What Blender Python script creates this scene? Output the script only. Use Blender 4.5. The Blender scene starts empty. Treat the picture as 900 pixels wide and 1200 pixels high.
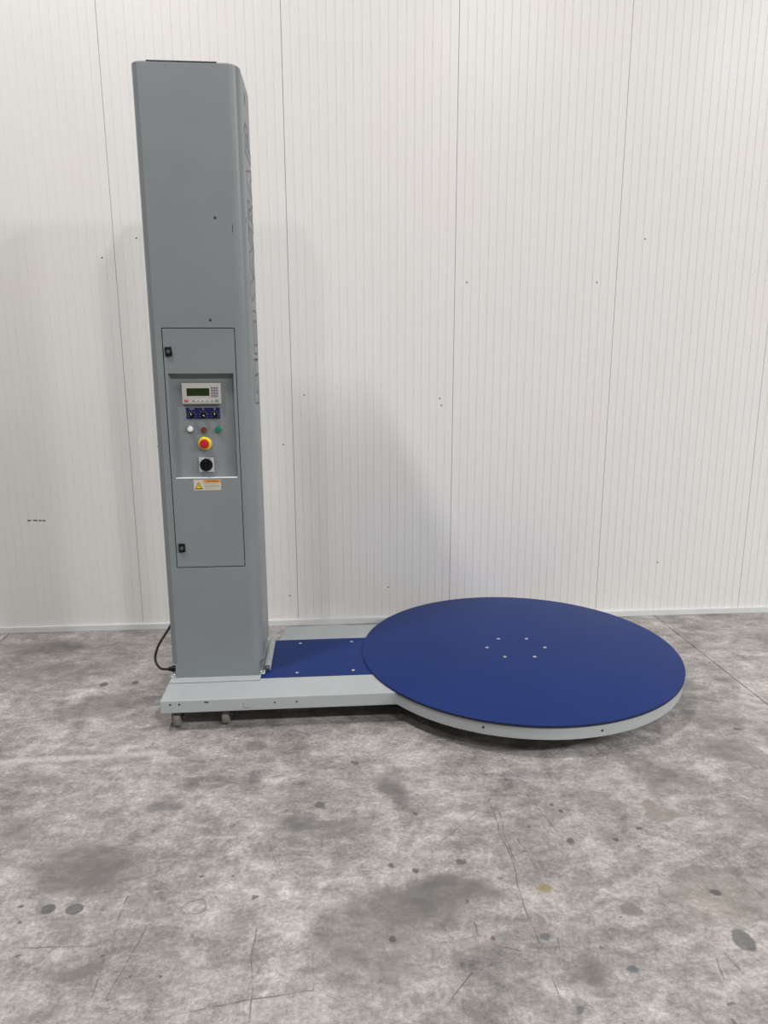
import bpy, bmesh, math, random
from mathutils import Vector, Matrix

random.seed(7)
S = bpy.context.scene
C = S.collection
R = math.radians

# ---------------------------------------------------------------- camera
cam = bpy.data.cameras.new('camera')
cam.sensor_fit = 'VERTICAL'; cam.sensor_height = 36.0; cam.sensor_width = 27.0
cam.lens = 835.13 / 1200 * 36.0
cam.clip_start = 0.05; cam.clip_end = 60
co = bpy.data.objects.new('camera', cam); C.objects.link(co)
PITCH, YAW, ROLL = R(12.1168), R(4.4084), R(-0.1531)
fw = Vector((math.sin(YAW)*math.cos(PITCH), math.cos(YAW)*math.cos(PITCH), -math.sin(PITCH)))
rt = Vector((math.cos(YAW), -math.sin(YAW), 0)); up = rt.cross(fw)
r2 = math.cos(ROLL)*rt + math.sin(ROLL)*up; u2 = -math.sin(ROLL)*rt + math.cos(ROLL)*up
m = Matrix((r2, u2, -fw)).transposed().to_4x4(); m.translation = Vector((-0.9797, -3.4884, 1.6687))
co.matrix_world = m
S.camera = co

# ---------------------------------------------------------------- light and exposure
vs = S.view_settings
S.display_settings.display_device = 'sRGB'
vs.view_transform = 'Standard'; vs.look = 'None'; vs.gamma = 1.0; vs.use_curve_mapping = False
vs.exposure = -0.10
w = bpy.data.worlds.new('world'); S.world = w; w.use_nodes = True
w.node_tree.nodes['Background'].inputs[0].default_value = (0.9, 0.93, 1, 1)
w.node_tree.nodes['Background'].inputs[1].default_value = 0.02

def roof_lamp(x, y, watts, col=(1.0, 0.982, 0.970)):   # high-bay lamps under the hall roof, 7 m up
    l = bpy.data.lights.new('roof_lamp', 'AREA'); l.shape = 'RECTANGLE'
    l.size = 0.35; l.size_y = 0.8; l.energy = watts; l.color = col
    o = bpy.data.objects.new('roof_lamp', l); C.objects.link(o); o.location = (x, y, 7.0)
roof_lamp(-3.3, -1.87, 265, (1.0, .965, .940)); roof_lamp(-3.4, -6.9, 130)
roof_lamp(1.4, -1.87, 60); roof_lamp(1.5, -6.9, 300)
roof_lamp(6.2, -6.9, 440); roof_lamp(11.0, -6.9, 1380, (1.0, .988, .978))
S.cycles.blur_glossy = 0.1

# ---------------------------------------------------------------- node helpers
class NT:
    def __init__(s, name):
        s.m = bpy.data.materials.new(name); s.m.use_nodes = True
        s.t = s.m.node_tree; s.b = s.t.nodes['Principled BSDF']
    def n(s, typ, **kw):
        nd = s.t.nodes.new(typ)
        for k, v in kw.items(): setattr(nd, k, v)
        return nd
    def put(s, sock, v):
        if hasattr(v, 'is_output') or isinstance(v, bpy.types.NodeSocket): s.t.links.new(v, sock)
        elif v is not None: sock.default_value = v
    def math(s, op, a, b=None, c=None, clamp=False):
        nd = s.n('ShaderNodeMath', operation=op, use_clamp=clamp)
        s.put(nd.inputs[0], a); s.put(nd.inputs[1], b); s.put(nd.inputs[2], c); return nd.outputs[0]
    def vmath(s, op, a, b=None, sc=None):
        nd = s.n('ShaderNodeVectorMath', operation=op)
        s.put(nd.inputs[0], a); s.put(nd.inputs[1], b)
        if sc is not None: s.put(nd.inputs['Scale'], sc)
        return nd.outputs['Value'] if op in ('LENGTH', 'DOT_PRODUCT', 'DISTANCE') else nd.outputs[0]
    def noise(s, vec, scale, detail=4, rough=.55, dist=0.0):
        nd = s.n('ShaderNodeTexNoise'); s.put(nd.inputs['Vector'], vec)
        nd.inputs['Scale'].default_value = scale; nd.inputs['Detail'].default_value = detail
        nd.inputs['Roughness'].default_value = rough; nd.inputs['Distortion'].default_value = dist
        return nd
    def rng(s, v, a, b, c=0.0, d=1.0, smooth=False):
        nd = s.n('ShaderNodeMapRange'); nd.clamp = True
        if smooth: nd.interpolation_type = 'SMOOTHSTEP'
        s.put(nd.inputs[0], v)
        for i, q in enumerate((a, b, c, d)): nd.inputs[i+1].default_value = q
        return nd.outputs[0]
    def mix(s, f, a, b, blend='MIX'):
        nd = s.n('ShaderNodeMix', data_type='RGBA', blend_type=blend)
        s.put(nd.inputs[0], f)
        s.put(nd.inputs[6], (*a, 1) if isinstance(a, tuple) and len(a) == 3 else a)
        s.put(nd.inputs[7], (*b, 1) if isinstance(b, tuple) and len(b) == 3 else b)
        return nd.outputs[2]
    def pos(s): return s.n('ShaderNodeNewGeometry').outputs['Position']
    def bump(s, h, strength, dist):
        nd = s.n('ShaderNodeBump'); nd.inputs['Strength'].default_value = strength
        nd.inputs['Distance'].default_value = dist; s.put(nd.inputs['Height'], h)
        s.t.links.new(nd.outputs[0], s.b.inputs['Normal'])
    def set(s, **kw):
        for k, v in kw.items():
            i = s.b.inputs[{'col': 'Base Color', 'rough': 'Roughness', 'metal': 'Metallic', 'spec': 'Specular IOR Level'}[k]]
            if k == 'col' and isinstance(v, tuple) and len(v) == 3: v = (*v, 1)
            s.put(i, v)

def srgb(r, g, b):
    f = lambda c: (c/255/12.92) if c/255 <= .04045 else ((c/255+.055)/1.055)**2.4
    return (f(r), f(g), f(b))

def paint(name, col, rough=.4, metal=0.0, var=.06, scale=6.0, bump=0.0, spec=.5):
    q = NT(name); p = q.pos()
    nz = q.noise(p, scale, 6, .6)
    k = q.rng(nz.outputs[0], .3, .7, 1-var, 1+var)
    c = q.vmath('SCALE', tuple(col), sc=k)
    q.set(col=c, rough=q.rng(nz.outputs[0], .3, .7, rough*.9, min(1, rough*1.12)), metal=metal, spec=spec)
    if bump: q.bump(q.noise(p, 420, 2).outputs[0], bump, .0006)
    return q.m

M = {}
M['column'] = paint('column_grey_paint', (.208, .232, .242), .38, bump=.18, var=.035, scale=3)
M['frame'] = paint('frame_light_grey_paint', (.395, .423, .433), .42, bump=.12, var=.05, scale=4)
M['cap'] = paint('dark_grey_paint', (.05, .055, .06), .5)
M['blue'] = paint('turntable_blue_paint', (.0150, .034, .145), .34, bump=.15, var=.05, scale=2.5, spec=.05)
M['rim_shade'] = paint('dark_navy_rim_shade', (.004, .007, .030), .5)
M['navy'] = paint('navy_plastic', (.008, .012, .085), .4)
M['black'] = paint('black_plastic', (.006, .006, .007), .4, spec=.2)
M['rubber'] = paint('black_rubber', (.012, .012, .013), .6)
M['dark'] = paint('dark_mark', (.025, .025, .028), .7)
M['zinc'] = paint('zinc_plated_steel', (.62, .62, .60), .32, metal=.85)
M['wheel'] = paint('shaded_cream_nylon', (.20, .187, .16), .5, var=.2, scale=60)  # wheel nylon darkened, shade under the base put into its colour
M['bezel'] = paint('beige_grey_plastic', (.42, .41, .38), .45, var=.02)
M['screen'] = paint('unlit_green_display', (.012, .026, .003), .25)
M['key'] = paint('grey_key', (.13, .14, .16), .5)
M['keydark'] = paint('dark_grey_key', (.07, .07, .075), .5)
M['red_key'] = paint('red_key', (.42, .08, .07), .5)
M['green_key'] = paint('green_key', (.13, .27, .19), .5)
M['white'] = paint('white_plastic', (.78, .79, .78), .35, var=.02)
M['lgrey'] = paint('light_grey_plastic', (.50, .52, .53), .4, var=.02)
M['collar'] = paint('steel_collar', (.30, .31, .31), .35, metal=.5)
M['brown'] = paint('brown_red_lens', (.16, .035, .02), .3)
M['green'] = paint('green_lens', (.0, .20, .11), .3)
M['red'] = paint('red_plastic', (.50, .012, .018), .35)
M['yellow'] = paint('yellow_plastic', (.72, .56, .01), .35)
M['orange'] = paint('orange_print', (.72, .27, .02), .5)
M['cream'] = paint('cream_label', (.56, .53, .43), .5, var=.03)
M['ink'] = paint('ink', (.04, .035, .03), .6)
M['fade'] = paint('faded_ink', (.25, .24, .20), .6)
M['letter'] = paint('purple_grey_print', (.10, .10, .135), .5)
M['alu'] = paint('white_aluminium', (.66, .68, .69), .4, var=.03)
M['hall'] = paint('hall_grey', (.20, .20, .20), .6, var=.03, scale=.6)  # grey for the unseen hall, darkened to cut bounced light
M['joint'] = paint('joint_filler', (.03, .028, .025), .9)

def wall_material():
    q = NT('white_panel_paint'); p = q.pos()
    a = q.noise(p, 1.3, 3); v = q.vmath('MULTIPLY', p, (9, 9, 1.2)); b = q.noise(v, 1.0, 4)
    c = q.mix(q.rng(a.outputs[0], .35, .65), (.760, .765, .745), (.775, .758, .745))
    c = q.mix(q.rng(b.outputs[0], .55, .8, 0, .06), c, (.55, .52, .47))
    # scuffs close to the floor
    sep = q.n('ShaderNodeSeparateXYZ'); q.put(sep.inputs[0], p)
    low = q.rng(sep.outputs[2], .05, .5, 1, 0)
    sc = q.rng(q.noise(q.vmath('MULTIPLY', p, (2.5, 2.5, 14)), 3, 6, .7).outputs[0], .58, .72)
    c = q.mix(q.math('MULTIPLY', q.math('MULTIPLY', low, sc), .25), c, (.42, .40, .36))
    q.set(col=c, rough=.34, spec=.38)
    q.bump(q.noise(q.vmath('MULTIPLY', p, (2.2, 2.2, .9)), 1.6, 2, .5).outputs[0], .35, .012)
    return q.m
M['wall'] = wall_material()

# stains, spots and scratches of the concrete: where they lie on the floor, in metres
STAINS = [(-1.832, -1.297, 0.202, 0.139, 0.5, 'd'), (-0.897, -1.717, 0.187, 0.22, 0.35, 'b'), (-0.658, -1.557, 0.21, 0.101, 0.55, 'd'), (-1.707, -1.756, 0.123, 0.032, 0.4, 'd'), (-0.738, -0.979, 0.08, 0.102, 0.5, 'd'), (-0.278, -1.877, 0.061, 0.071, 0.4, 'd'), (0.234, -1.622, 0.167, 0.12, 0.4, 't'), (0.201, -1.796, 0.032, 0.045, 0.84, 'n'), (0.233, -1.209, 0.063, 0.044, 0.7, 't'), (0.217, -1.156, 0.03, 0.041, 0.7, 't'), (0.285, -1.268, 0.05, 0.023, 0.35, 't'), (-0.073, -1.654, 0.037, 0.021, 0.7, 'b'), (-1.117, -1.149, 0.084, 0.064, 0.45, 'n'), (-1.634, -1.01, 0.085, 0.037, 0.45, 'n'), (-1.04, -1.042, 0.019, 0.022, 0.8, 'n'), (-1.877, -1.507, 0.022, 0.022, 0.9, 'n'), (-1.795, -1.514, 0.027, 0.023, 0.9, 'n'), (-1.326, -0.593, 0.049, 0.043, 0.5, 'd'), (-0.899, -0.761, 0.018, 0.017, 0.8, 'n'), (-1.774, -1.245, 0.021, 0.018, 0.6, 'b'), (-1.596, -1.503, 0.053, 0.051, 0.35, 'b'), (-1.301, -1.637, 0.061, 0.066, 0.3, 'b'), (-2.145, -0.133, 0.19, 0.138, 0.4, 'd'), (-2.691, 0.607, 0.303, 0.105, 0.35, 'd'), (-2.507, 0.241, 0.324, 0.156, 0.3, 'd'), (0.817, -0.466, 0.163, 0.13, 0.3, 'd'), (0.749, -0.805, 0.147, 0.132, 0.3, 'd'), (0.35, -0.997, 0.172, 0.103, 0.3, 'd'), (-0.961, -1.187, 0.093, 0.058, 0.35, 'b'), (-2.131, -1.116, 0.093, 0.06, 0.3, 'b'), (0.535, -1.259, 0.094, 0.12, 0.25, 'd')]
SPOTS = [(-0.802, -1.401, 0.014, 0.012, 'k'), (-0.718, -1.428, 0.014, 0.016, 'k'), (-0.561, -1.4, 0.021, 0.016, 'k'), (-0.154, -1.328, 0.018, 0.017, 'k'), (-0.312, -1.544, 0.027, 0.019, 'y'), (0.009, -1.332, 0.012, 0.011, 'k'), (0.116, -1.279, 0.013, 0.012, 'k'), (-0.132, -1.159, 0.009, 0.011, 'k'), (-0.158, -1.114, 0.01, 0.01, 'k'), (-0.527, -1.728, 0.01, 0.011, 'r'), (-0.821, -1.711, 0.013, 0.013, 'k'), (-0.371, -1.737, 0.02, 0.015, 'u'), (-0.163, -1.869, 0.019, 0.013, 'u'), (-0.352, -1.982, 0.014, 0.012, 'u'), (0.869, -0.632, 0.016, 0.015, 'k'), (-0.685, -1.129, 0.009, 0.01, 'k'), (0.222, -1.602, 0.022, 0.014, 'k'), (0.051, -1.994, 0.013, 0.007, 'u'), (-1.238, -1.507, 0.014, 0.007, 'k'), (-1.424, -1.4, 0.009, 0.008, 'k'), (-1.472, -1.789, 0.007, 0.006, 'k'), (-1.965, -1.488, 0.008, 0.008, 'k'), (-2.182, 0.089, 0.022, 0.031, 'k'), (-2.022, 0.095, 0.023, 0.021, 'k'), (0.967, 0.238, 0.019, 0.024, 'k')]
LINES = [(-1.6, -1.846, -1.555, -1.6), (-1.643, -1.641, -1.644, -1.47), (-1.641, -1.843, -1.647, -1.688), (-1.436, -1.91, -1.05, -1.864), (-1.052, -1.751, -1.05, -1.864), (-1.225, -1.643, -1.216, -1.952), (-1.233, -0.838, -0.917, -0.769), (-1.899, -1.652, -1.69, -1.663), (-1.029, -1.229, -1.023, -1.306), (-0.395, -1.079, -0.382, -1.393), (-0.382, -1.393, -0.401, -1.533), (-0.401, -1.533, -0.397, -1.764), (-0.371, -1.092, -0.376, -1.415), (-0.61, -1.286, -0.382, -1.064), (-0.335, -1.294, -0.31, -1.49), (-0.394, -1.876, -0.394, -1.943), (-0.338, -1.746, -0.343, -1.795), (-0.583, -1.727, -0.457, -1.783), (-0.828, -1.789, -0.654, -1.841), (-0.278, -0.721, -0.262, -0.855), (-0.734, -1.979, -0.607, -1.844), (-0.382, -1.393, -0.294, -1.343), (-0.23, -1.037, -0.191, -1.259), (-2.252, -0.754, -2.235, -0.719), (-1.894, -0.814, -1.861, -0.711), (-1.304, -0.75, -1.233, -0.743), (-0.57, -1.662, -0.569, -1.721), (0.12, -1.839, 0.132, -1.904), (0.089, -1.857, 0.075, -1.927), (0.576, -1.185, 0.629, -1.241), (-2.026, -1.194, -2.017, -1.139), (-1.219, -1.236, -1.184, -1.349)]
HOLES = [(-2.243, 2.234), (-2.044, 2.341), (-0.15, 2.11), (0.636, 2.113), (-0.301, 1.433), (-0.292, 1.391), (0.914, 2.361), (-1.123, 1.458), (-1.257, 1.161), (-2.005, 1.159), (1.15, 0.363), (-1.245, 0.198), (-0.618, 0.238)]
SCRAPES = [(-2.398, -0.635, -1.727, -0.616)]
def placed_marks(q, c, p, pw, ps, pl, fine):
    d4 = q.vmath('SCALE', q.vmath('SUBTRACT', q.noise(p, 6.5, 3, .55).outputs[1], (.5, .5, .5)), sc=.22)
    pm_ = q.vmath('MULTIPLY', q.vmath('ADD', p, d4), (1, 1, 0))
    TONE = {'d': (.105, .100, .095), 'b': (.148, .131, .116), 't': (.20, .175, .148), 'n': (.075, .082, .085)}
    for tone, col in TONE.items():
        acc = None
        for (cx, cy, rx, ry, st, k) in STAINS:
            if k != tone: continue
            soft = max(rx, ry) > .07 and k in 'db' or (k == 'n' and st < .5)
            base = pw if soft else (pl if st < .85 else p)
            if soft and max(rx, ry) < .1: base = pl
            if k == 't' and rx > .1: base = pm_
            dd = q.vmath('LENGTH', q.vmath('MULTIPLY', q.vmath('SUBTRACT', base, (cx, cy, 0)), (1/rx, 1/ry, 0)))
            f = q.rng(dd, .45, 1.25, min(.85, st*1.45), 0, True) if soft else q.rng(dd, .9, 1.08, st, 0)
            acc = f if acc is None else q.math('MAXIMUM', acc, f)
        if acc is not None:
            acc = q.math('MULTIPLY', q.math('MULTIPLY', acc, q.rng(fine, .25, .6, .7, 1.0)), q.rng(q.noise(p, 19, 6, .7).outputs[0], .30, .56, .7, 1.0))
            c = q.mix(acc, c, col)
    # tide line of the dried puddle
    dd = q.vmath('LENGTH', q.vmath('MULTIPLY', q.vmath('SUBTRACT', pm_, (.234, -1.622, 0)), (1/.167, 1/.12, 0)))
    c = q.mix(q.rng(q.math('ABSOLUTE', q.math('SUBTRACT', dd, 1.0)), 0, .05, .45, 0), c, (.16, .145, .125))
    dd = q.vmath('LENGTH', q.vmath('MULTIPLY', q.vmath('SUBTRACT', pl, (-1.43, -1.535, 0)), (1/.032, 1/.028, 0)))
    c = q.mix(q.rng(q.math('ABSOLUTE', q.math('SUBTRACT', dd, 1.0)), .02, .2, .55, 0), c, (.14, .115, .095))
    SPC = {'k': (.06, .058, .056), 'y': (.24, .20, .06), 'r': (.10, .045, .04), 'u': (.085, .10, .115)}
    for tone, col in SPC.items():
        acc = None
        for (cx, cy, rx, ry, k) in SPOTS:
            if k != tone: continue
            dd = q.vmath('LENGTH', q.vmath('MULTIPLY', q.vmath('SUBTRACT', ps, (cx, cy, 0)), (1/rx, 1/ry, 0)))
            f = q.rng(dd, .6, 1.1, .75, 0)
            acc = f if acc is None else q.math('MAXIMUM', acc, f)
        c = q.mix(acc, c, col)
    vo = q.n('ShaderNodeTexVoronoi'); q.put(vo.inputs['Vector'], ps); vo.inputs['Scale'].default_value = 7
    c = q.mix(q.rng(vo.outputs['Distance'], .035, .06, .65, 0), c, (.07, .065, .062))
    d5 = q.vmath('SCALE', q.vmath('SUBTRACT', q.noise(p, 5, 2, .5).outputs[1], (.5, .5, .5)), sc=.035)
    pz = q.vmath('MULTIPLY', q.vmath('ADD', p, d5), (1, 1, 0))
    acc = None
    for (ax, ay, bx, by) in LINES:
        ba = Vector((bx-ax, by-ay, 0)); L2 = ba.length_squared
        pa = q.vmath('SUBTRACT', pz, (ax, ay, 0))
        h = q.math('MULTIPLY', q.vmath('DOT_PRODUCT', pa, tuple(ba)), 1/L2, clamp=True)
        dd = q.vmath('LENGTH', q.vmath('SUBTRACT', pa, q.vmath('SCALE', tuple(ba), sc=h)))
        f = q.rng(dd, .0008, .0030, 1, 0)
        acc = f if acc is None else q.math('MAXIMUM', acc, f)
    acc = q.math('MULTIPLY', acc, q.rng(q.noise(p, 14, 3).outputs[0], .36, .58, .0, .75))
    c = q.mix(acc, c, (.075, .070, .066))
    # pale scrape from left to the machine
    for (ax, ay, bx, by) in SCRAPES:
        ba = Vector((bx-ax, by-ay, 0)); L2 = ba.length_squared
        pa = q.vmath('SUBTRACT', pl, (ax, ay, 0))
        h = q.math('MULTIPLY', q.vmath('DOT_PRODUCT', pa, tuple(ba)), 1/L2, clamp=True)
        dd = q.vmath('LENGTH', q.vmath('SUBTRACT', pa, q.vmath('SCALE', tuple(ba), sc=h)))
        c = q.mix(q.math('MULTIPLY', q.rng(dd, .008, .03, .7, 0), q.rng(fine, .35, .6, .4, 1)), c, (.58, .56, .54))
    return c
def floor_material(placed=True):
    q = NT('worn_concrete'); p0 = q.pos()
    p = q.vmath('MULTIPLY', p0, (1, 1, 0))
    wob = q.noise(p, 3.5, 4, .6)
    d1 = q.vmath('SCALE', q.vmath('SUBTRACT', wob.outputs[1], (.5, .5, .5)), sc=.26)
    pw = q.vmath('MULTIPLY', q.vmath('ADD', p, d1), (1, 1, 0))
    wob2 = q.noise(p, 28, 3, .6)
    d2 = q.vmath('SCALE', q.vmath('SUBTRACT', wob2.outputs[1], (.5, .5, .5)), sc=.035)
    ps = q.vmath('MULTIPLY', q.vmath('ADD', p, d2), (1, 1, 0))
    wob3 = q.noise(p, 11, 4, .62)
    d3 = q.vmath('SCALE', q.vmath('SUBTRACT', wob3.outputs[1], (.5, .5, .5)), sc=.055)
    pl = q.vmath('MULTIPLY', q.vmath('ADD', p, d3), (1, 1, 0))
    # trowelled cement: clouds at several sizes
    big = q.noise(pw, 1.1, 5, .6).outputs[0]
    mid = q.noise(pw, 4.2, 9, .72, .5).outputs[0]
    rot = q.n('ShaderNodeMapping'); rot.inputs['Rotation'].default_value = (0, 0, R(28)); rot.inputs['Scale'].default_value = (1, 2.2, 1)
    q.put(rot.inputs[0], p)
    streak = q.noise(rot.outputs[0], 6.5, 10, .74, .6).outputs[0]
    blot = q.noise(ps, 17, 7, .7, .3).outputs[0]
    fine = q.noise(p, 70, 6, .72).outputs[0]
    grit = q.noise(p, 300, 3, .65).outputs[0]
    v = q.math('ADD', q.math('MULTIPLY', big, .42), q.math('MULTIPLY', mid, .80))
    v = q.math('ADD', v, q.math('MULTIPLY', streak, .70))
    v = q.math('ADD', v, q.math('MULTIPLY', blot, .55))
    v = q.math('ADD', v, q.math('MULTIPLY', fine, .62))
    v = q.math('ADD', v, q.math('MULTIPLY', grit, .40))
    v = q.rng(v, 1.42, 2.06)                       # mean about 1.74
    ramp = q.n('ShaderNodeValToRGB'); q.put(ramp.inputs[0], v)
    e = ramp.color_ramp.elements
    e[0].position = 0.0; e[0].color = (.110, .105, .101, 1)
    e[1].position = 1.0; e[1].color = (.66, .637, .622, 1)
    x = e.new(.42); x.color = (.262, .249, .240, 1)
    x = e.new(.70); x.color = (.415, .397, .385, 1)
    c = ramp.outputs[0]
    hue = q.noise(pw, 2.3, 3, .5).outputs[0]
    c = q.mix(q.rng(hue, .35, .66, 0, .5), c, q.mix(1.0, c, (1.04, .985, .955), 'MULTIPLY'))
    # chalky light scuffs
    ch = q.rng(q.noise(rot.outputs[0], 16, 8, .75, 1.0).outputs[0], .57, .72, 0, .45)
    c = q.mix(ch, c, (.56, .545, .52))
    rs = q.n('ShaderNodeMapping'); rs.inputs['Rotation'].default_value = (0, 0, R(-62)); rs.inputs['Scale'].default_value = (1, 7, 1)
    q.put(rs.inputs[0], ps)
    c = q.mix(q.rng(q.noise(rs.outputs[0], 14, 3, .6).outputs[0], .68, .73, 0, .6), c, (.10, .094, .09))
    dirt = q.rng(q.noise(ps, 22, 5, .7).outputs[0], .62, .74, 0, .5)
    c = q.mix(dirt, c, (.12, .112, .105))
    if placed: c = placed_marks(q, c, p, pw, ps, pl, fine)
    q.set(col=c, rough=q.rng(v, 0, 1, .5, .68), spec=.35)
    q.bump(q.math('ADD', q.math('MULTIPLY', fine, .6), q.math('MULTIPLY', grit, .4)), .35, .003)
    return q.m
M['floor'] = floor_material(); M['floor_plain'] = floor_material(False)

# ---------------------------------------------------------------- mesh helpers
def mesh(name, v, f, mat, parent=None, smooth=False):
    me = bpy.data.meshes.new(name); me.from_pydata([tuple(q) for q in v], [], f); me.update()
    return link(name, me, mat, parent, smooth)
def link(name, me, mat, parent=None, smooth=False):
    if mat is not None and not me.materials: me.materials.append(M[mat])
    if smooth:
        for p in me.polygons: p.use_smooth = True
    o = bpy.data.objects.new(name, me); C.objects.link(o)
    if parent is not None: o.parent = parent
    return o
def bm_obj(name, bm, mat, parent=None, smooth=False, bevel=0, seg=2, angle=35):
    bmesh.ops.recalc_face_normals(bm, faces=bm.faces[:])
    if bevel:
        ed = [e for e in bm.edges if len(e.link_faces) == 2 and e.calc_face_angle(0) > R(angle)]
        bmesh.ops.bevel(bm, geom=ed, offset=bevel, segments=seg, profile=.5, affect='EDGES', clamp_overlap=True)
    me = bpy.data.meshes.new(name); bm.to_mesh(me); bm.free()
    o = link(name, me, mat, parent, smooth)
    if smooth: me.set_sharp_from_angle(angle=R(40))
    return o
def add_box(bm, x0, x1, y0, y1, z0, z1):
    vs_ = [bm.verts.new(q) for q in ((x0,y0,z0),(x1,y0,z0),(x1,y1,z0),(x0,y1,z0),(x0,y0,z1),(x1,y0,z1),(x1,y1,z1),(x0,y1,z1))]
    for f in ((3,2,1,0),(4,5,6,7),(0,1,5,4),(1,2,6,5),(2,3,7,6),(3,0,4,7)): bm.faces.new([vs_[i] for i in f])
def box(name, x0, x1, y0, y1, z0, z1, mat, parent=None, bevel=0, seg=2):
    bm = bmesh.new(); add_box(bm, x0, x1, y0, y1, z0, z1)
    return bm_obj(name, bm, mat, parent, bevel=bevel, seg=seg)
def add_prism(bm, pts, z0, z1):
    a = [bm.verts.new((x, y, z0)) for x, y in pts]; b = [bm.verts.new((x, y, z1)) for x, y in pts]
    n = len(pts); bm.faces.new(a[::-1]); bm.faces.new(b)
    for i in range(n): bm.faces.new((a[i], a[(i+1) % n], b[(i+1) % n], b[i]))
def lathe(name, prof, mat, parent=None, n=48, axis='Z', smooth=True):
    """prof = (radius, height) pairs about the local z axis; axis='-Y' points the height towards the viewer's side"""
    bm = bmesh.new(); rings = []
    def tr(x, y, z):
        return (x, -z, y) if axis == '-Y' else ((z, y, -x) if axis == 'X' else (x, y, z))
    for r, z in prof:
        if r < 1e-6: rings.append([bm.verts.new(tr(0, 0, z))])
        else: rings.append([bm.verts.new(tr(r*math.cos(2*math.pi*i/n), r*math.sin(2*math.pi*i/n), z)) for i in range(n)])
    for a, b in zip(rings, rings[1:]):
        for i in range(n):
            j = (i+1) % n
            if len(a) == 1: bm.faces.new((a[0], b[i], b[j]))
            elif len(b) == 1: bm.faces.new((a[i], a[j], b[0]))
            else: bm.faces.new((a[i], a[j], b[j], b[i]))
    return bm_obj(name, bm, mat, parent, smooth=smooth)
def tube(name, pts, rad, mat, parent=None, res=10):
    cu = bpy.data.curves.new(name, 'CURVE'); cu.dimensions = '3D'; cu.bevel_depth = rad; cu.bevel_resolution = 3; cu.resolution_u = res; cu.use_fill_caps = True
    sp = cu.splines.new('NURBS'); sp.points.add(len(pts)-1); sp.use_endpoint_u = True; sp.order_u = 3
    for q, p in zip(sp.points, pts): q.co = (*p, 1)
    t = bpy.data.objects.new('tmp', cu); C.objects.link(t)
    me = bpy.data.meshes.new_from_object(t.evaluated_get(bpy.context.evaluated_depsgraph_get()))
    bpy.data.objects.remove(t); bpy.data.curves.remove(cu)
    me.materials.clear()
    return link(name, me, mat, parent, True)
def text_mesh(name, s, size, mat, parent, loc, rot=(R(90), 0, 0)):
    cu = bpy.data.curves.new(name, 'FONT'); cu.body = s; cu.size = size; cu.align_x = 'CENTER'; cu.align_y = 'CENTER'; cu.extrude = .0002
    t = bpy.data.objects.new('tmp', cu); C.objects.link(t)
    me = bpy.data.meshes.new_from_object(t.evaluated_get(bpy.context.evaluated_depsgraph_get()))
    bpy.data.objects.remove(t); bpy.data.curves.remove(cu)
    me.materials.clear()
    o = link(name, me, mat, parent); o.location = loc; o.rotation_euler = rot
    return o
def copy_tree(o, parent, loc):
    c = o.copy(); C.objects.link(c); c.parent = parent; c.location = loc
    for ch in list(o.children):
        if ch is c: continue
        d = ch.copy(); C.objects.link(d); d.parent = c
    return c
def structure(o, label, cat):
    o['kind'] = 'structure'; o['label'] = label; o['category'] = cat; return o

# ---------------------------------------------------------------- floor: slabs with sawn joints
XL, XR, YF = -9.0, 13.0, -18.0
fl = box('floor', XL, XR, YF, 1.15, -.20, -.012, 'joint')
structure(fl, 'worn grey concrete floor with stains, scratches and sawn joints', 'floor')
cuts = [XL, -7.13, -2.99, 1.15, 5.29, 9.43, XR]
for a, b in zip(cuts, cuts[1:]):
    x0, x1, yc = a+.003, b-.003, -2.6               # the marked stretch lies beyond yc in the middle slab
    o = mesh('concrete_slab', [(x, y, z) for z in (-.012, 0) for y in (YF, yc, 1.15) for x in (x0, x1)],
             [(6,7,9,8), (8,9,11,10), (0,2,8,6), (2,4,10,8), (3,1,7,9), (5,3,9,11), (0,6,7,1), (5,11,10,4), (1,3,2,0), (3,5,4,2)], 'floor_plain', fl)
    if a == -2.99 or a == 1.15:
        o.data.materials.append(M['floor']); o.data.polygons[1].material_index = 1

# ---------------------------------------------------------------- back wall: ribbed sandwich panels
WYAW = R(-0.4129); P_ = 0.9753; S0 = -2.1721; HT = 8.6
wb = box('wall_back', -8.95, 12.95, .012, .12, 0, HT, 'joint')
structure(wb, 'white wall of finely ribbed vertical sandwich panels behind the machine', 'wall')
wb.location = (0, .86, 0); wb.rotation_euler = (0, 0, WYAW)
def panel_mesh():
    v, f = [], []; gap = .0011; NR = 20; gw, gd = .0024, .0024
    prof = [(gap, .012), (gap, .001), (gap+.001, 0)]
    for k in range(1, NR):
        x = P_*k/NR
        prof += [(x-gw, 0), (x-gw*.35, gd), (x+gw*.35, gd), (x+gw, 0)]
    prof += [(P_-gap-.001, 0), (P_-gap, .001), (P_-gap, .012)]
    for x, y in prof: v += [(x, y, .0), (x, y, HT)]
    for i in range(len(prof)-1): f.append((2*i, 2*i+2, 2*i+3, 2*i+1))
    me = bpy.data.meshes.new('wall_panel'); me.from_pydata(v, [], f); me.update(); me.materials.append(M['wall']); return me
pm = panel_mesh()
for i in range(-6, 15):
    o = link('wall_panel', pm, None, wb); o.location = (S0+i*P_, 0, 0)
# small drill holes and dark scars left in the panels
for (x, z) in HOLES:
    o = lathe('screw_hole', [(0, .0008), (.0036, .0008), (.0045, 0)], 'dark', wb, 12, '-Y'); o.location = (x/math.cos(WYAW), -.0004, z)
for (x0, x1, z) in ((-2.812, -2.79, .717), (-2.778, -2.752, .717), (-2.745, -2.728, .716), (-2.722, -2.707, .715)):
    box('scar', x0, x1, -.0006, .0004, z-.004, z+.003, 'dark', wb)

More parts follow.
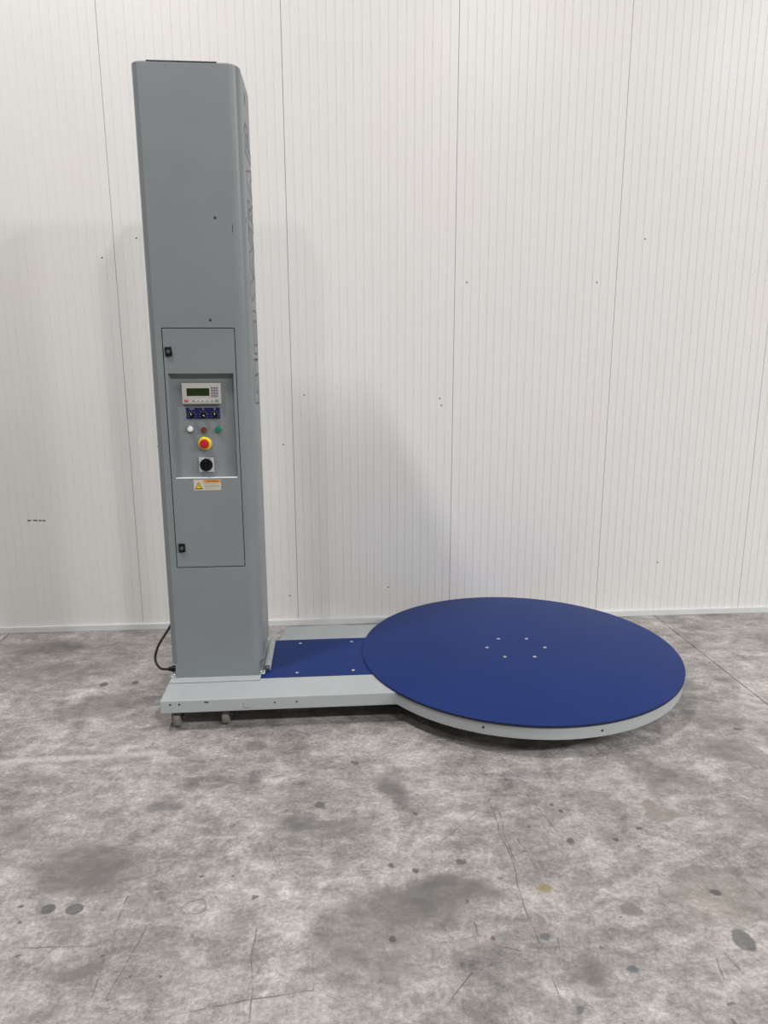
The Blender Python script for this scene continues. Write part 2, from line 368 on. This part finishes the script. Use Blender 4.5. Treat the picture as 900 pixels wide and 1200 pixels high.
bb = box('baseboard_back', -8.9, .772, -.016, .0, 0, .0402, 'alu', None, bevel=.003)
structure(bb, 'low pale aluminium plinth strip running along the foot of the panel wall', 'baseboard')
bb.location = (0, .86, 0); bb.rotation_euler = (0, 0, WYAW)
box('plinth_section', .775, 12.9, -.018, .0, 0, .0408, 'alu', bb, bevel=.003)

# the rest of the hall, behind and above the photographer
structure(box('ceiling', XL, XR, YF, 1.15, HT, HT+.15, 'hall'), 'grey ceiling of the hall high above the machine', 'ceiling')
structure(box('wall_left', XL-.15, XL, YF, 1.15, 0, HT, 'hall'), 'plain grey side wall far left of the machine', 'wall')
structure(box('wall_right', XR, XR+.15, YF, 1.15, 0, HT, 'hall'), 'plain grey side wall far right of the turntable', 'wall')
structure(box('wall_front', XL, XR, YF-.15, YF, 0, HT, 'hall'), 'plain grey wall behind the photographer', 'wall')

# ---------------------------------------------------------------- the machine
root = bpy.data.objects.new('pallet_wrapper', None); C.objects.link(root)
root['label'] = 'grey pallet stretch wrapper with tall control column and round blue turntable'
root['category'] = 'wrapping machine'
ZT, ZB = .157, .096

# base frame
bm = bmesh.new()
add_prism(bm, [(-1.7645, -.447), (-.66, -.447), (-.66, .43), (-1.243, .43), (-1.275, .225), (-1.7645, .225)], ZB, ZT)
base = bm_obj('base_frame', bm, 'frame', root, bevel=.003, seg=3)
for (x, z, r) in ((-1.720, .138, .0045), (-1.680, .138, .0045), (-1.250, .130, .0042), (-1.150, .130, .0042)):
    o = lathe('bolt_hole', [(0, .0008), (r, .0008), (r+.001, -.001)], 'dark', base, 12, '-Y'); o.location = (x, -.447, z)
box('slot', -1.568, -1.548, -.4478, -.446, .141, .147, 'dark', base)
box('paint_scratch', -1.395, -1.391, -.4476, -.446, .110, .133, 'fade', base)
box('paint_scratch', -1.391, -1.362, -.4476, -.446, .108, .112, 'fade', base)

# turntable housing ring and disc
ring = lathe('turntable_housing', [(0, ZB), (.8175, ZB), (.819, ZB+.0015), (.819, ZT-.006), (.8175, ZT-.0045), (0, ZT-.0045)], 'frame', root, 160)
for (px, pz) in ((-.345, .128), (.155, .124)):
    yy = -math.sqrt(.8195**2-px**2)
    o = lathe('bolt_hole', [(0, .0008), (.005, .0008), (.006, -.001)], 'dark', ring, 12, '-Y'); o.location = (px, yy, pz); o.rotation_euler = (0, 0, math.atan2(px, -yy))
disc = lathe('turntable', [(0, .1585), (.821, .1585), (.8245, .1595), (.825, .161), (.825, .1645), (.8235, .1662), (.822, .1665), (0, .1665)], 'blue', root, 200)
lathe('rim_shade_band', [(.820, .1550), (.8254, .1550), (.8254, .1640), (.820, .1640)], 'rim_shade', disc, 200)  # added dark band: shade of the disc rim and gap put into its colour
def screw(parent, loc, r=.011, h=.0035, mat='zinc'):
    o = lathe('screw', [(r, -.001), (r, h*.4), (r*.8, h*.85), (r*.4, h), (0, h)], mat, parent, 16); o.location = loc; return o
for k in range(6):
    a = R(-5+60*k)
    screw(disc, (-.009+.154*math.cos(a), .0+.139*math.sin(a), .1665), .0095)
for (x, y) in ((-.755, .249), (-.009, .002), (-.213, -.09)):
    o = lathe('threaded_hole', [(.006, .0), (.005, .0006), (0, .0006)], 'dark', disc, 12); o.location = (x, y, .1665)

# blue deck between column and turntable
deck = box('deck_plate', -1.331, -.74, -.245, .224, ZT, ZT+.0025, 'blue', root)
for (x, y) in ((-1.155, .171), (-.877, .171), (-1.158, -.201), (-.881, -.195)):
    screw(deck, (x, y, ZT+.0025), .0085)

# column foot
box('foot_plate', -1.760, -1.331, -.270, .170, ZT+.001, ZT+.008, 'frame', root, bevel=.0012, seg=1)
foot = box('column_foot', -1.736, -1.338, -.2239, .142, ZT+.008, .2362, 'column', root)
for (x, y) in ((-1.330, -.205), (-1.748, -.205)):
    b = bmesh.new(); add_box(b, x-.017, x+.017, y-.014, y+.030, ZT+.008, ZT+.014)
    lug = bm_obj('foot_lug', b, 'frame', root, bevel=.0015, seg=1)
    o = lathe('bolt', [(.0105, 0), (.0105, .008), (.009, .010), (.005, .0105), (.005, .016), (0, .016)], 'zinc', lug, 6, smooth=False); o.location = (x, y, ZT+.014)

# guide bar on the deck beside the column
bm = bmesh.new(); add_box(bm, -1.318, -1.289, -.165, .205, ZT+.004, ZT+.034)
bar = bm_obj('guide_bar', bm, 'frame', root, smooth=True, bevel=.003)
box('flange', -1.338, -1.318, -.150, .205, ZT+.0026, ZT+.010, 'frame', bar)
box('end_cap', -1.314, -1.293, -.167, -.1645, ZT+.008, ZT+.032, 'keydark', bar, bevel=.002)
o = lathe('bolt', [(.007, 0), (.007, .004), (.004, .005), (0, .005)], 'zinc', bar, 8, '-Y'); o.location = (-1.303, -.167, ZT+.021)

# column cover: folded sheet with a cut-out for the cabinet door
CX0, CX1, CY0, CY1, CZ0, CZ1 = -1.7545, -1.319, -.2239, .1455, .236, 2.852
DX0, DX1, DZ0, DZ1 = -1.6985, -1.3825, .7175, 1.8045
prof = [(CX1, CY1-.012), (CX1, -.176)]
for k in range(1, 7):
    a = R(90*k/6); prof.append((CX1-.052*(1-math.cos(a)), -.176-.048*math.sin(a)))
prof += [(DX1, CY0), (DX0, CY0), (-1.7265, CY0), (-1.746, CY0+.010), (CX0, CY0+.030), (CX0, CY1-.012), (CX0+.012, CY1), (CX1-.012, CY1)]
zs = [CZ0, DZ0, DZ1, CZ1-.006, CZ1]
v, f = [], []; n = len(prof); cxm, cym = (CX0+CX1)/2, (CY0+CY1)/2
for k, z in enumerate(zs):
    for (x, y) in prof:
        if k == 4: x, y = x+(cxm-x)*.028, y+(cym-y)*.03
        v.append((x, y, z))
hole = [i for i in range(n) if prof[i] == (DX1, CY0)][0]
for k in range(len(zs)-1):
    for i in range(n):
        if k == 1 and i == hole: continue
        j = (i+1) % n; f.append((k*n+j, k*n+i, (k+1)*n+i, (k+1)*n+j))
f.append(tuple((len(zs)-1)*n+i for i in range(n))[::-1])
col = mesh('column_cover', v, f, 'column', root)
cb = bmesh.new(); cb.from_mesh(col.data); bmesh.ops.recalc_face_normals(cb, faces=cb.faces[:]); cb.to_mesh(col.data); cb.free()
box('column_top_cap', -1.690, -1.408, -.2225, .125, CZ1-.001, CZ1+.0032, 'cap', root, bevel=.001, seg=1)
for (x, z) in ((-1.444, 2.257), (-1.486, 1.837)):
    o = lathe('screw_hole', [(0, .0012), (.0052, .001), (.0065, 0)], 'dark', col, 12, '-Y'); o.location = (x, CY0+.0002, z)
box('scratch', -1.3735, -1.3715, CY0-.0009, CY0+.001, 2.198, 2.232, 'dark', col)
box('scratch', CX1-.004, CX1+.0008, -.1785, -.1745, 2.245, 2.268, 'dark', col)
box('seam', CX1-.001, CX1+.0006, -.150, -.1485, .26, 2.05, 'cap', col)

# lettering outlined on the side facing the turntable
def side_print(name, lines, width, mat, x):
    bm = bmesh.new()
    for pl in lines:
        for (a, b) in zip(pl, pl[1:]):
            a, b = Vector(a), Vector(b); d = (b-a)
            if d.length < 1e-5: continue
            t = d.normalized()*width*.5; nn = Vector((-t.y, t.x))
            q = [a-t+nn, a-t-nn, b+t-nn, b+t+nn]
            bm.faces.new([bm.verts.new((x, c.x, c.y)) for c in q])
    return bm_obj(name, bm, mat, root)
SIDE = [
 [(.02, 1.461), (.085, 1.461), (.120, 1.487), (.120, 1.60), (.070, 1.60), (.068, 1.52), (.03, 1.505), (-.03, 1.52), (-.03, 1.594), (-.008, 1.60), (-.008, 1.660), (.087, 1.669)],
 [(-.078, 1.669), (.087, 1.669)], [(-.078, 1.669), (-.101, 1.64), (-.101, 1.50), (-.075, 1.468), (.02, 1.461)], [(-.05, 1.594), (.05, 1.594)],
 [(-.04, 1.890), (.100, 1.890), (.128, 1.86), (.128, 1.72), (.100, 1.695), (-.03, 1.695), (-.07, 1.72), (-.07, 1.86), (-.04, 1.890)],
 [(-.015, 1.845), (.085, 1.845), (.085, 1.735), (-.015, 1.735), (-.015, 1.845)],
 [(.130, 2.030), (.094, 1.972), (-.040, 1.930), (-.095, 1.955), (-.092, 2.001), (.060, 2.044), (-.090, 2.076), (-.085, 2.137), (.052, 2.173), (-.087, 2.194), (-.087, 2.240), (.102, 2.200), (.130, 2.170), (.020, 2.105), (.130, 2.030)],
 [(.130, 2.250), (-.085, 2.250), (-.085, 2.345), (-.06, 2.362), (.0, 2.362), (.03, 2.335), (.130, 2.375), (.130, 2.335), (.045, 2.300), (.130, 2.290), (.130, 2.250)], [(-.05, 2.290), (-.05, 2.325), (.0, 2.325), (.0, 2.290), (-.05, 2.290)],
 [(.130, 2.390), (-.085, 2.435), (-.085, 2.475), (.130, 2.525), (.130, 2.485), (.085, 2.475), (.085, 2.435), (.130, 2.427), (.130, 2.390)],
 [(.130, 2.550), (-.090, 2.550), (-.090, 2.650), (-.06, 2.675), (.01, 2.675), (.045, 2.650), (.045, 2.590), (.130, 2.590), (.130, 2.550)], [(-.05, 2.590), (-.05, 2.635), (.005, 2.635), (.005, 2.590), (-.05, 2.590)],
]
side_print('side_lettering', SIDE, .0085, 'letter', CX1+.0007)['label'] = 'outlined dark lettering running up the column side'
bm = bmesh.new(); add_box(bm, CX1-.0005, CX1+.0008, -.060, -.020, 2.755, 2.795); bm_obj('side_emblem', bm, 'key', root)

# cabinet door with a sunk control panel
g = .0034
ax0, ax1, az0, az1 = DX0+g, DX1-g, DZ0+g, DZ1-g
rx0, rx1, rz0, rz1 = -1.6825, -1.3975, 1.1375, 1.6085
yf, yr, yb = CY0+.0005, CY0+.030, CY0+.034
rb = .006
v = [(ax0,yf,az0),(ax1,yf,az0),(ax1,yf,az1),(ax0,yf,az1),
     (rx0,yf,rz0),(rx1,yf,rz0),(rx1,yf,rz1),(rx0,yf,rz1),
     (rx0+rb,yr,rz0+.004),(rx1-rb,yr,rz0+.004),(rx1-rb,yr,rz1-.002),(rx0+rb,yr,rz1-.002),
     (ax0,yb,az0),(ax1,yb,az0),(ax1,yb,az1),(ax0,yb,az1)]
f = [(0,1,5,4),(1,2,6,5),(2,3,7,6),(3,0,4,7),(4,5,9,8),(5,6,10,9),(6,7,11,10),(7,4,8,11),(8,9,10,11),
     (1,0,12,13),(2,1,13,14),(3,2,14,15),(0,3,15,12),(13,12,15,14)]
door = mesh('cabinet_door', v, f, 'column', root)
lit_ledge = box('lit_ledge_strip', rx0+.004, rx1-.004, yf+.001, yr, rz0+.0003, rz0+.0034, 'alu', door, bevel=.001, seg=1)  # added pale strip: light on the recess ledge put into its colour
for (x, z, rot) in ((-1.673, 1.703, R(-5)), (-1.669, .814, 0)):
    bm = bmesh.new(); add_box(bm, -.0145, .0145, -.009, .001, -.020, .020)
    lock = bm_obj('door_lock', bm, 'black', door, smooth=True, bevel=.003); lock.location = (x, yf, z); lock.rotation_euler = (0, rot, 0)
    b = lathe('lock_barrel', [(.0085, .008), (.0085, .0105), (.007, .0115), (.006, .0105), (0, .0105)], 'keydark', lock, 20, '-Y')

# operator terminal
YP = yr-.001
term = box('operator_terminal', -1.630, -1.4585, YP-.016, YP, 1.4735, 1.5655, 'bezel', root, bevel=.003)
yt = YP-.016
box('display', -1.6085, -1.5085, yt-.0006, yt+.002, 1.5095, 1.5435, 'screen', term, bevel=.0005, seg=1)
for r_ in range(4):
    for c_ in range(3):
        x = -1.4965+c_*.0108; z = 1.5445-r_*.0118
        box('key', x-.0040, x+.0040, yt-.0010, yt+.001, z-.0038, z+.0038, 'green_key' if (r_ == 3 and c_ == 2) else 'key', term)
for x, mt, hw in ((-1.612, 'red_key', .009), (-1.4775, 'green_key', .0085)):
    box('key', x-hw, x+hw, yt-.0010, yt+.001, 1.4815, 1.4935, mt, term, bevel=.001, seg=1)
for k in range(5):
    x = -1.580+k*.0205
    box('key', x-.0072, x+.0072, yt-.0009, yt+.001, 1.4825, 1.4925, 'bezel' if k in (0, 4) else 'lgrey', term, bevel=.001, seg=1)
    box('key_mark', x-.0025, x+.0025, yt-.0014, yt+.001, 1.4845, 1.4905, 'keydark', term)

# three speed dials on a blue plate
pot = box('dial_plate', -1.6170, -1.4685, YP-.0025, YP, 1.4075, 1.4565, 'navy', root)
for k, x in enumerate((-1.593, -1.542, -1.491)):
    z = 1.4250
    kn = lathe('dial_knob', [(.0135, 0), (.0125, .004), (.0110, .005), (.0100, .015), (.0085, .0165), (0, .0165)], 'black', pot, 28, '-Y')
    kn.location = (x, YP-.0025, z)
    for t in range(7):
        a = R(210-40*t) if t else R(210)
        bm = bmesh.new(); add_box(bm, .0148, .0182, -.0008, .0005, -.0007, .0007)
        tk = bm_obj('dial_tick', bm, 'lgrey', pot); tk.location = (x, YP-.0025, z); tk.rotation_euler = (0, -a, 0)
    bm = bmesh.new(); add_box(bm, -.0012, .0012, -.0178, -.0160, .0, .0088)
    o = bm_obj('dial_pointer', bm, 'white', pot); o.location = (x, YP-.0025, z); o.rotation_euler = (0, R((-20, 130, 10)[k]), 0)
    if k == 0:
        for q in range(4): box('dial_caption', x-.010+q*.0055, x-.006+q*.0055, YP-.0030, YP-.002, 1.4500, 1.4530, 'lgrey', pot)
    else:
        box('dial_caption', x-.003, x-.0005, YP-.0030, YP-.002, 1.4480, 1.4545, 'lgrey', pot); box('dial_caption', x+.001, x+.004, YP-.0030, YP-.002, 1.4480, 1.4500, 'lgrey', pot)

def push(name, x, z, mat, label, hgt):
    t = bpy.data.objects.new(name, None); C.objects.link(t); t.parent = root; t['label'] = label
    t.location = (x, YP, z)
    lathe('collar', [(.0160, 0), (.0160, .004), (.0145, .006), (.0125, .006), (.0125, .003), (0, .003)], 'collar', t, 32, '-Y')
    lathe('button_cap', [(.0122, .003), (.0122, hgt-.002), (.0105, hgt), (.006, hgt+.0005), (0, hgt+.0005)], mat, t, 32, '-Y')
    return t
push('push_button', -1.603, 1.3615, 'white', 'white push button', .016)
push('push_button', -1.5430, 1.3580, 'brown', 'brown-red push button', .012)
push('push_button', -1.4790, 1.3590, 'green', 'green push button', .014)

es = bpy.data.objects.new('emergency_stop', None); C.objects.link(es); es.parent = root; es.location = (-1.542, YP, 1.2950); es['label'] = 'red mushroom emergency stop on yellow disc'
lathe('yellow_disc', [(.0305, 0), (.0305, .003), (.0285, .006), (.023, .010), (0, .010)], 'yellow', es, 48, '-Y')
lathe('mushroom_head', [(.011, .008), (.011, .016), (.0205, .019), (.0210, .023), (.0190, .0275), (.012, .030), (0, .031)], 'red', es, 40, '-Y')

ms = bpy.data.objects.new('main_switch', None); C.objects.link(ms); ms.parent = root; ms.location = (-1.5405, YP, 1.1975); ms['label'] = 'black rotary main switch on light grey square plate'
box('switch_plate', -.0335, .0335, -.008, 0, -.0335, .0335, 'lgrey', ms, bevel=.002)
lathe('switch_dial', [(.0285, .008), (.0285, .014), (.0270, .016), (0, .016)], 'black', ms, 40, '-Y')
box('switch_handle', -.0062, .0062, -.034, -.015, -.0275, .0235, 'black', ms, bevel=.003)
for (x, z) in ((-.004, .0310), (.014, .0295)): box('switch_mark', x-.003, x+.003, -.0084, -.007, z-.0012, z+.0012, 'dark', ms)

# warning label under the sunk panel
lab = box('warning_label', -1.5985, -1.4765, yf-.0008, yf, 1.0835, 1.1325, 'cream', root)
lab['label'] = 'cream electrical warning label with orange header and yellow triangle'
yl = yf-.0008
box('label_header', -1.5545, -1.4785, yl-.0003, yl, 1.1190, 1.1320, 'orange', lab)
text_mesh('header_text', 'WARNING', .0105, 'ink', lab, (-1.5150, yl-.0004, 1.1255))
def tri(name, s, mat, y):
    cx, cz = -1.577, 1.1035
    mesh(name, [(cx-s, y, cz-s*.80), (cx+s, y, cz-s*.80), (cx, y, cz+s*.95)], [(0, 1, 2)], mat, lab)
tri('triangle_border', .0185, 'ink', yl-.0002); tri('triangle_field', .0130, 'yellow', yl-.0004)
mesh('lightning_mark', [(-1.5755+a, yl-.0006, 1.1020+b) for a, b in ((.001, .008), (-.004, .0), (-.0005, .0), (-.003, -.008), (.003, .002), (-.0003, .002))], [(0, 1, 2, 5), (2, 3, 4, 5)], 'ink', lab)
for k, (x0, x1, z) in enumerate(((-1.552, -1.492, 1.1135), (-1.552, -1.484, 1.1045), (-1.548, -1.486, 1.1005), (-1.552, -1.500, 1.0925))):
    box('text_line', x0, x1, yl-.0002, yl, z-.0011, z+.0011, 'fade', lab)

# cable gland and power lead
gl = lathe('cable_gland', [(.0, 0), (.012, 0), (.012, .018), (.016, .018), (.016, .032), (.011, .036), (.011, .048), (.007, .050), (0, .050)], 'black', root, 16)
gl.location = (-1.728, -.192, .200); gl.rotation_euler = (0, R(-90), 0)
tube('power_lead', [(-1.770, -.192, .200), (-1.800, -.185, .193), (-1.835, -.150, .190), (-1.862, -.110, .215), (-1.852, -.090, .265), (-1.826, -.070, .310), (-1.795, -.020, .352), (-1.775, .080, .405), (-1.765, .150, .440), (-1.70, .170, .460), (-1.62, .160, .470)], .0062, 'rubber', root)

# castors
def castor():
    t = bpy.data.objects.new('castor', None); C.objects.link(t); t.parent = root
    lathe('wheel', [(.012, -.017), (.036, -.017), (.043, -.014), (.0445, -.006), (.0445, .006), (.043, .014), (.036, .017), (.012, .017), (.012, -.017)], 'wheel', t, 32, 'X')
    bm = bmesh.new()
    add_box(bm, -.0245, -.0205, -.016, .020, -.012, .062); add_box(bm, .0205, .0245, -.016, .020, -.012, .062); add_box(bm, -.0245, .0245, -.022, .030, .046, .052)
    bm_obj('fork', bm, 'dark', t)
    lathe('axle', [(0, -.028), (.006, -.028), (.006, .028), (0, .028)], 'zinc', t, 12, 'X')
    return t
c0 = castor(); c0.location = (-1.703, -.383, .0445)
for (x, y) in ((-1.483, -.372), (-1.70, .14), (-.52, -.42), (-.52, .42), (.45, -.30), (.45, .30)):
    copy_tree(c0, root, (x, y, .0445))
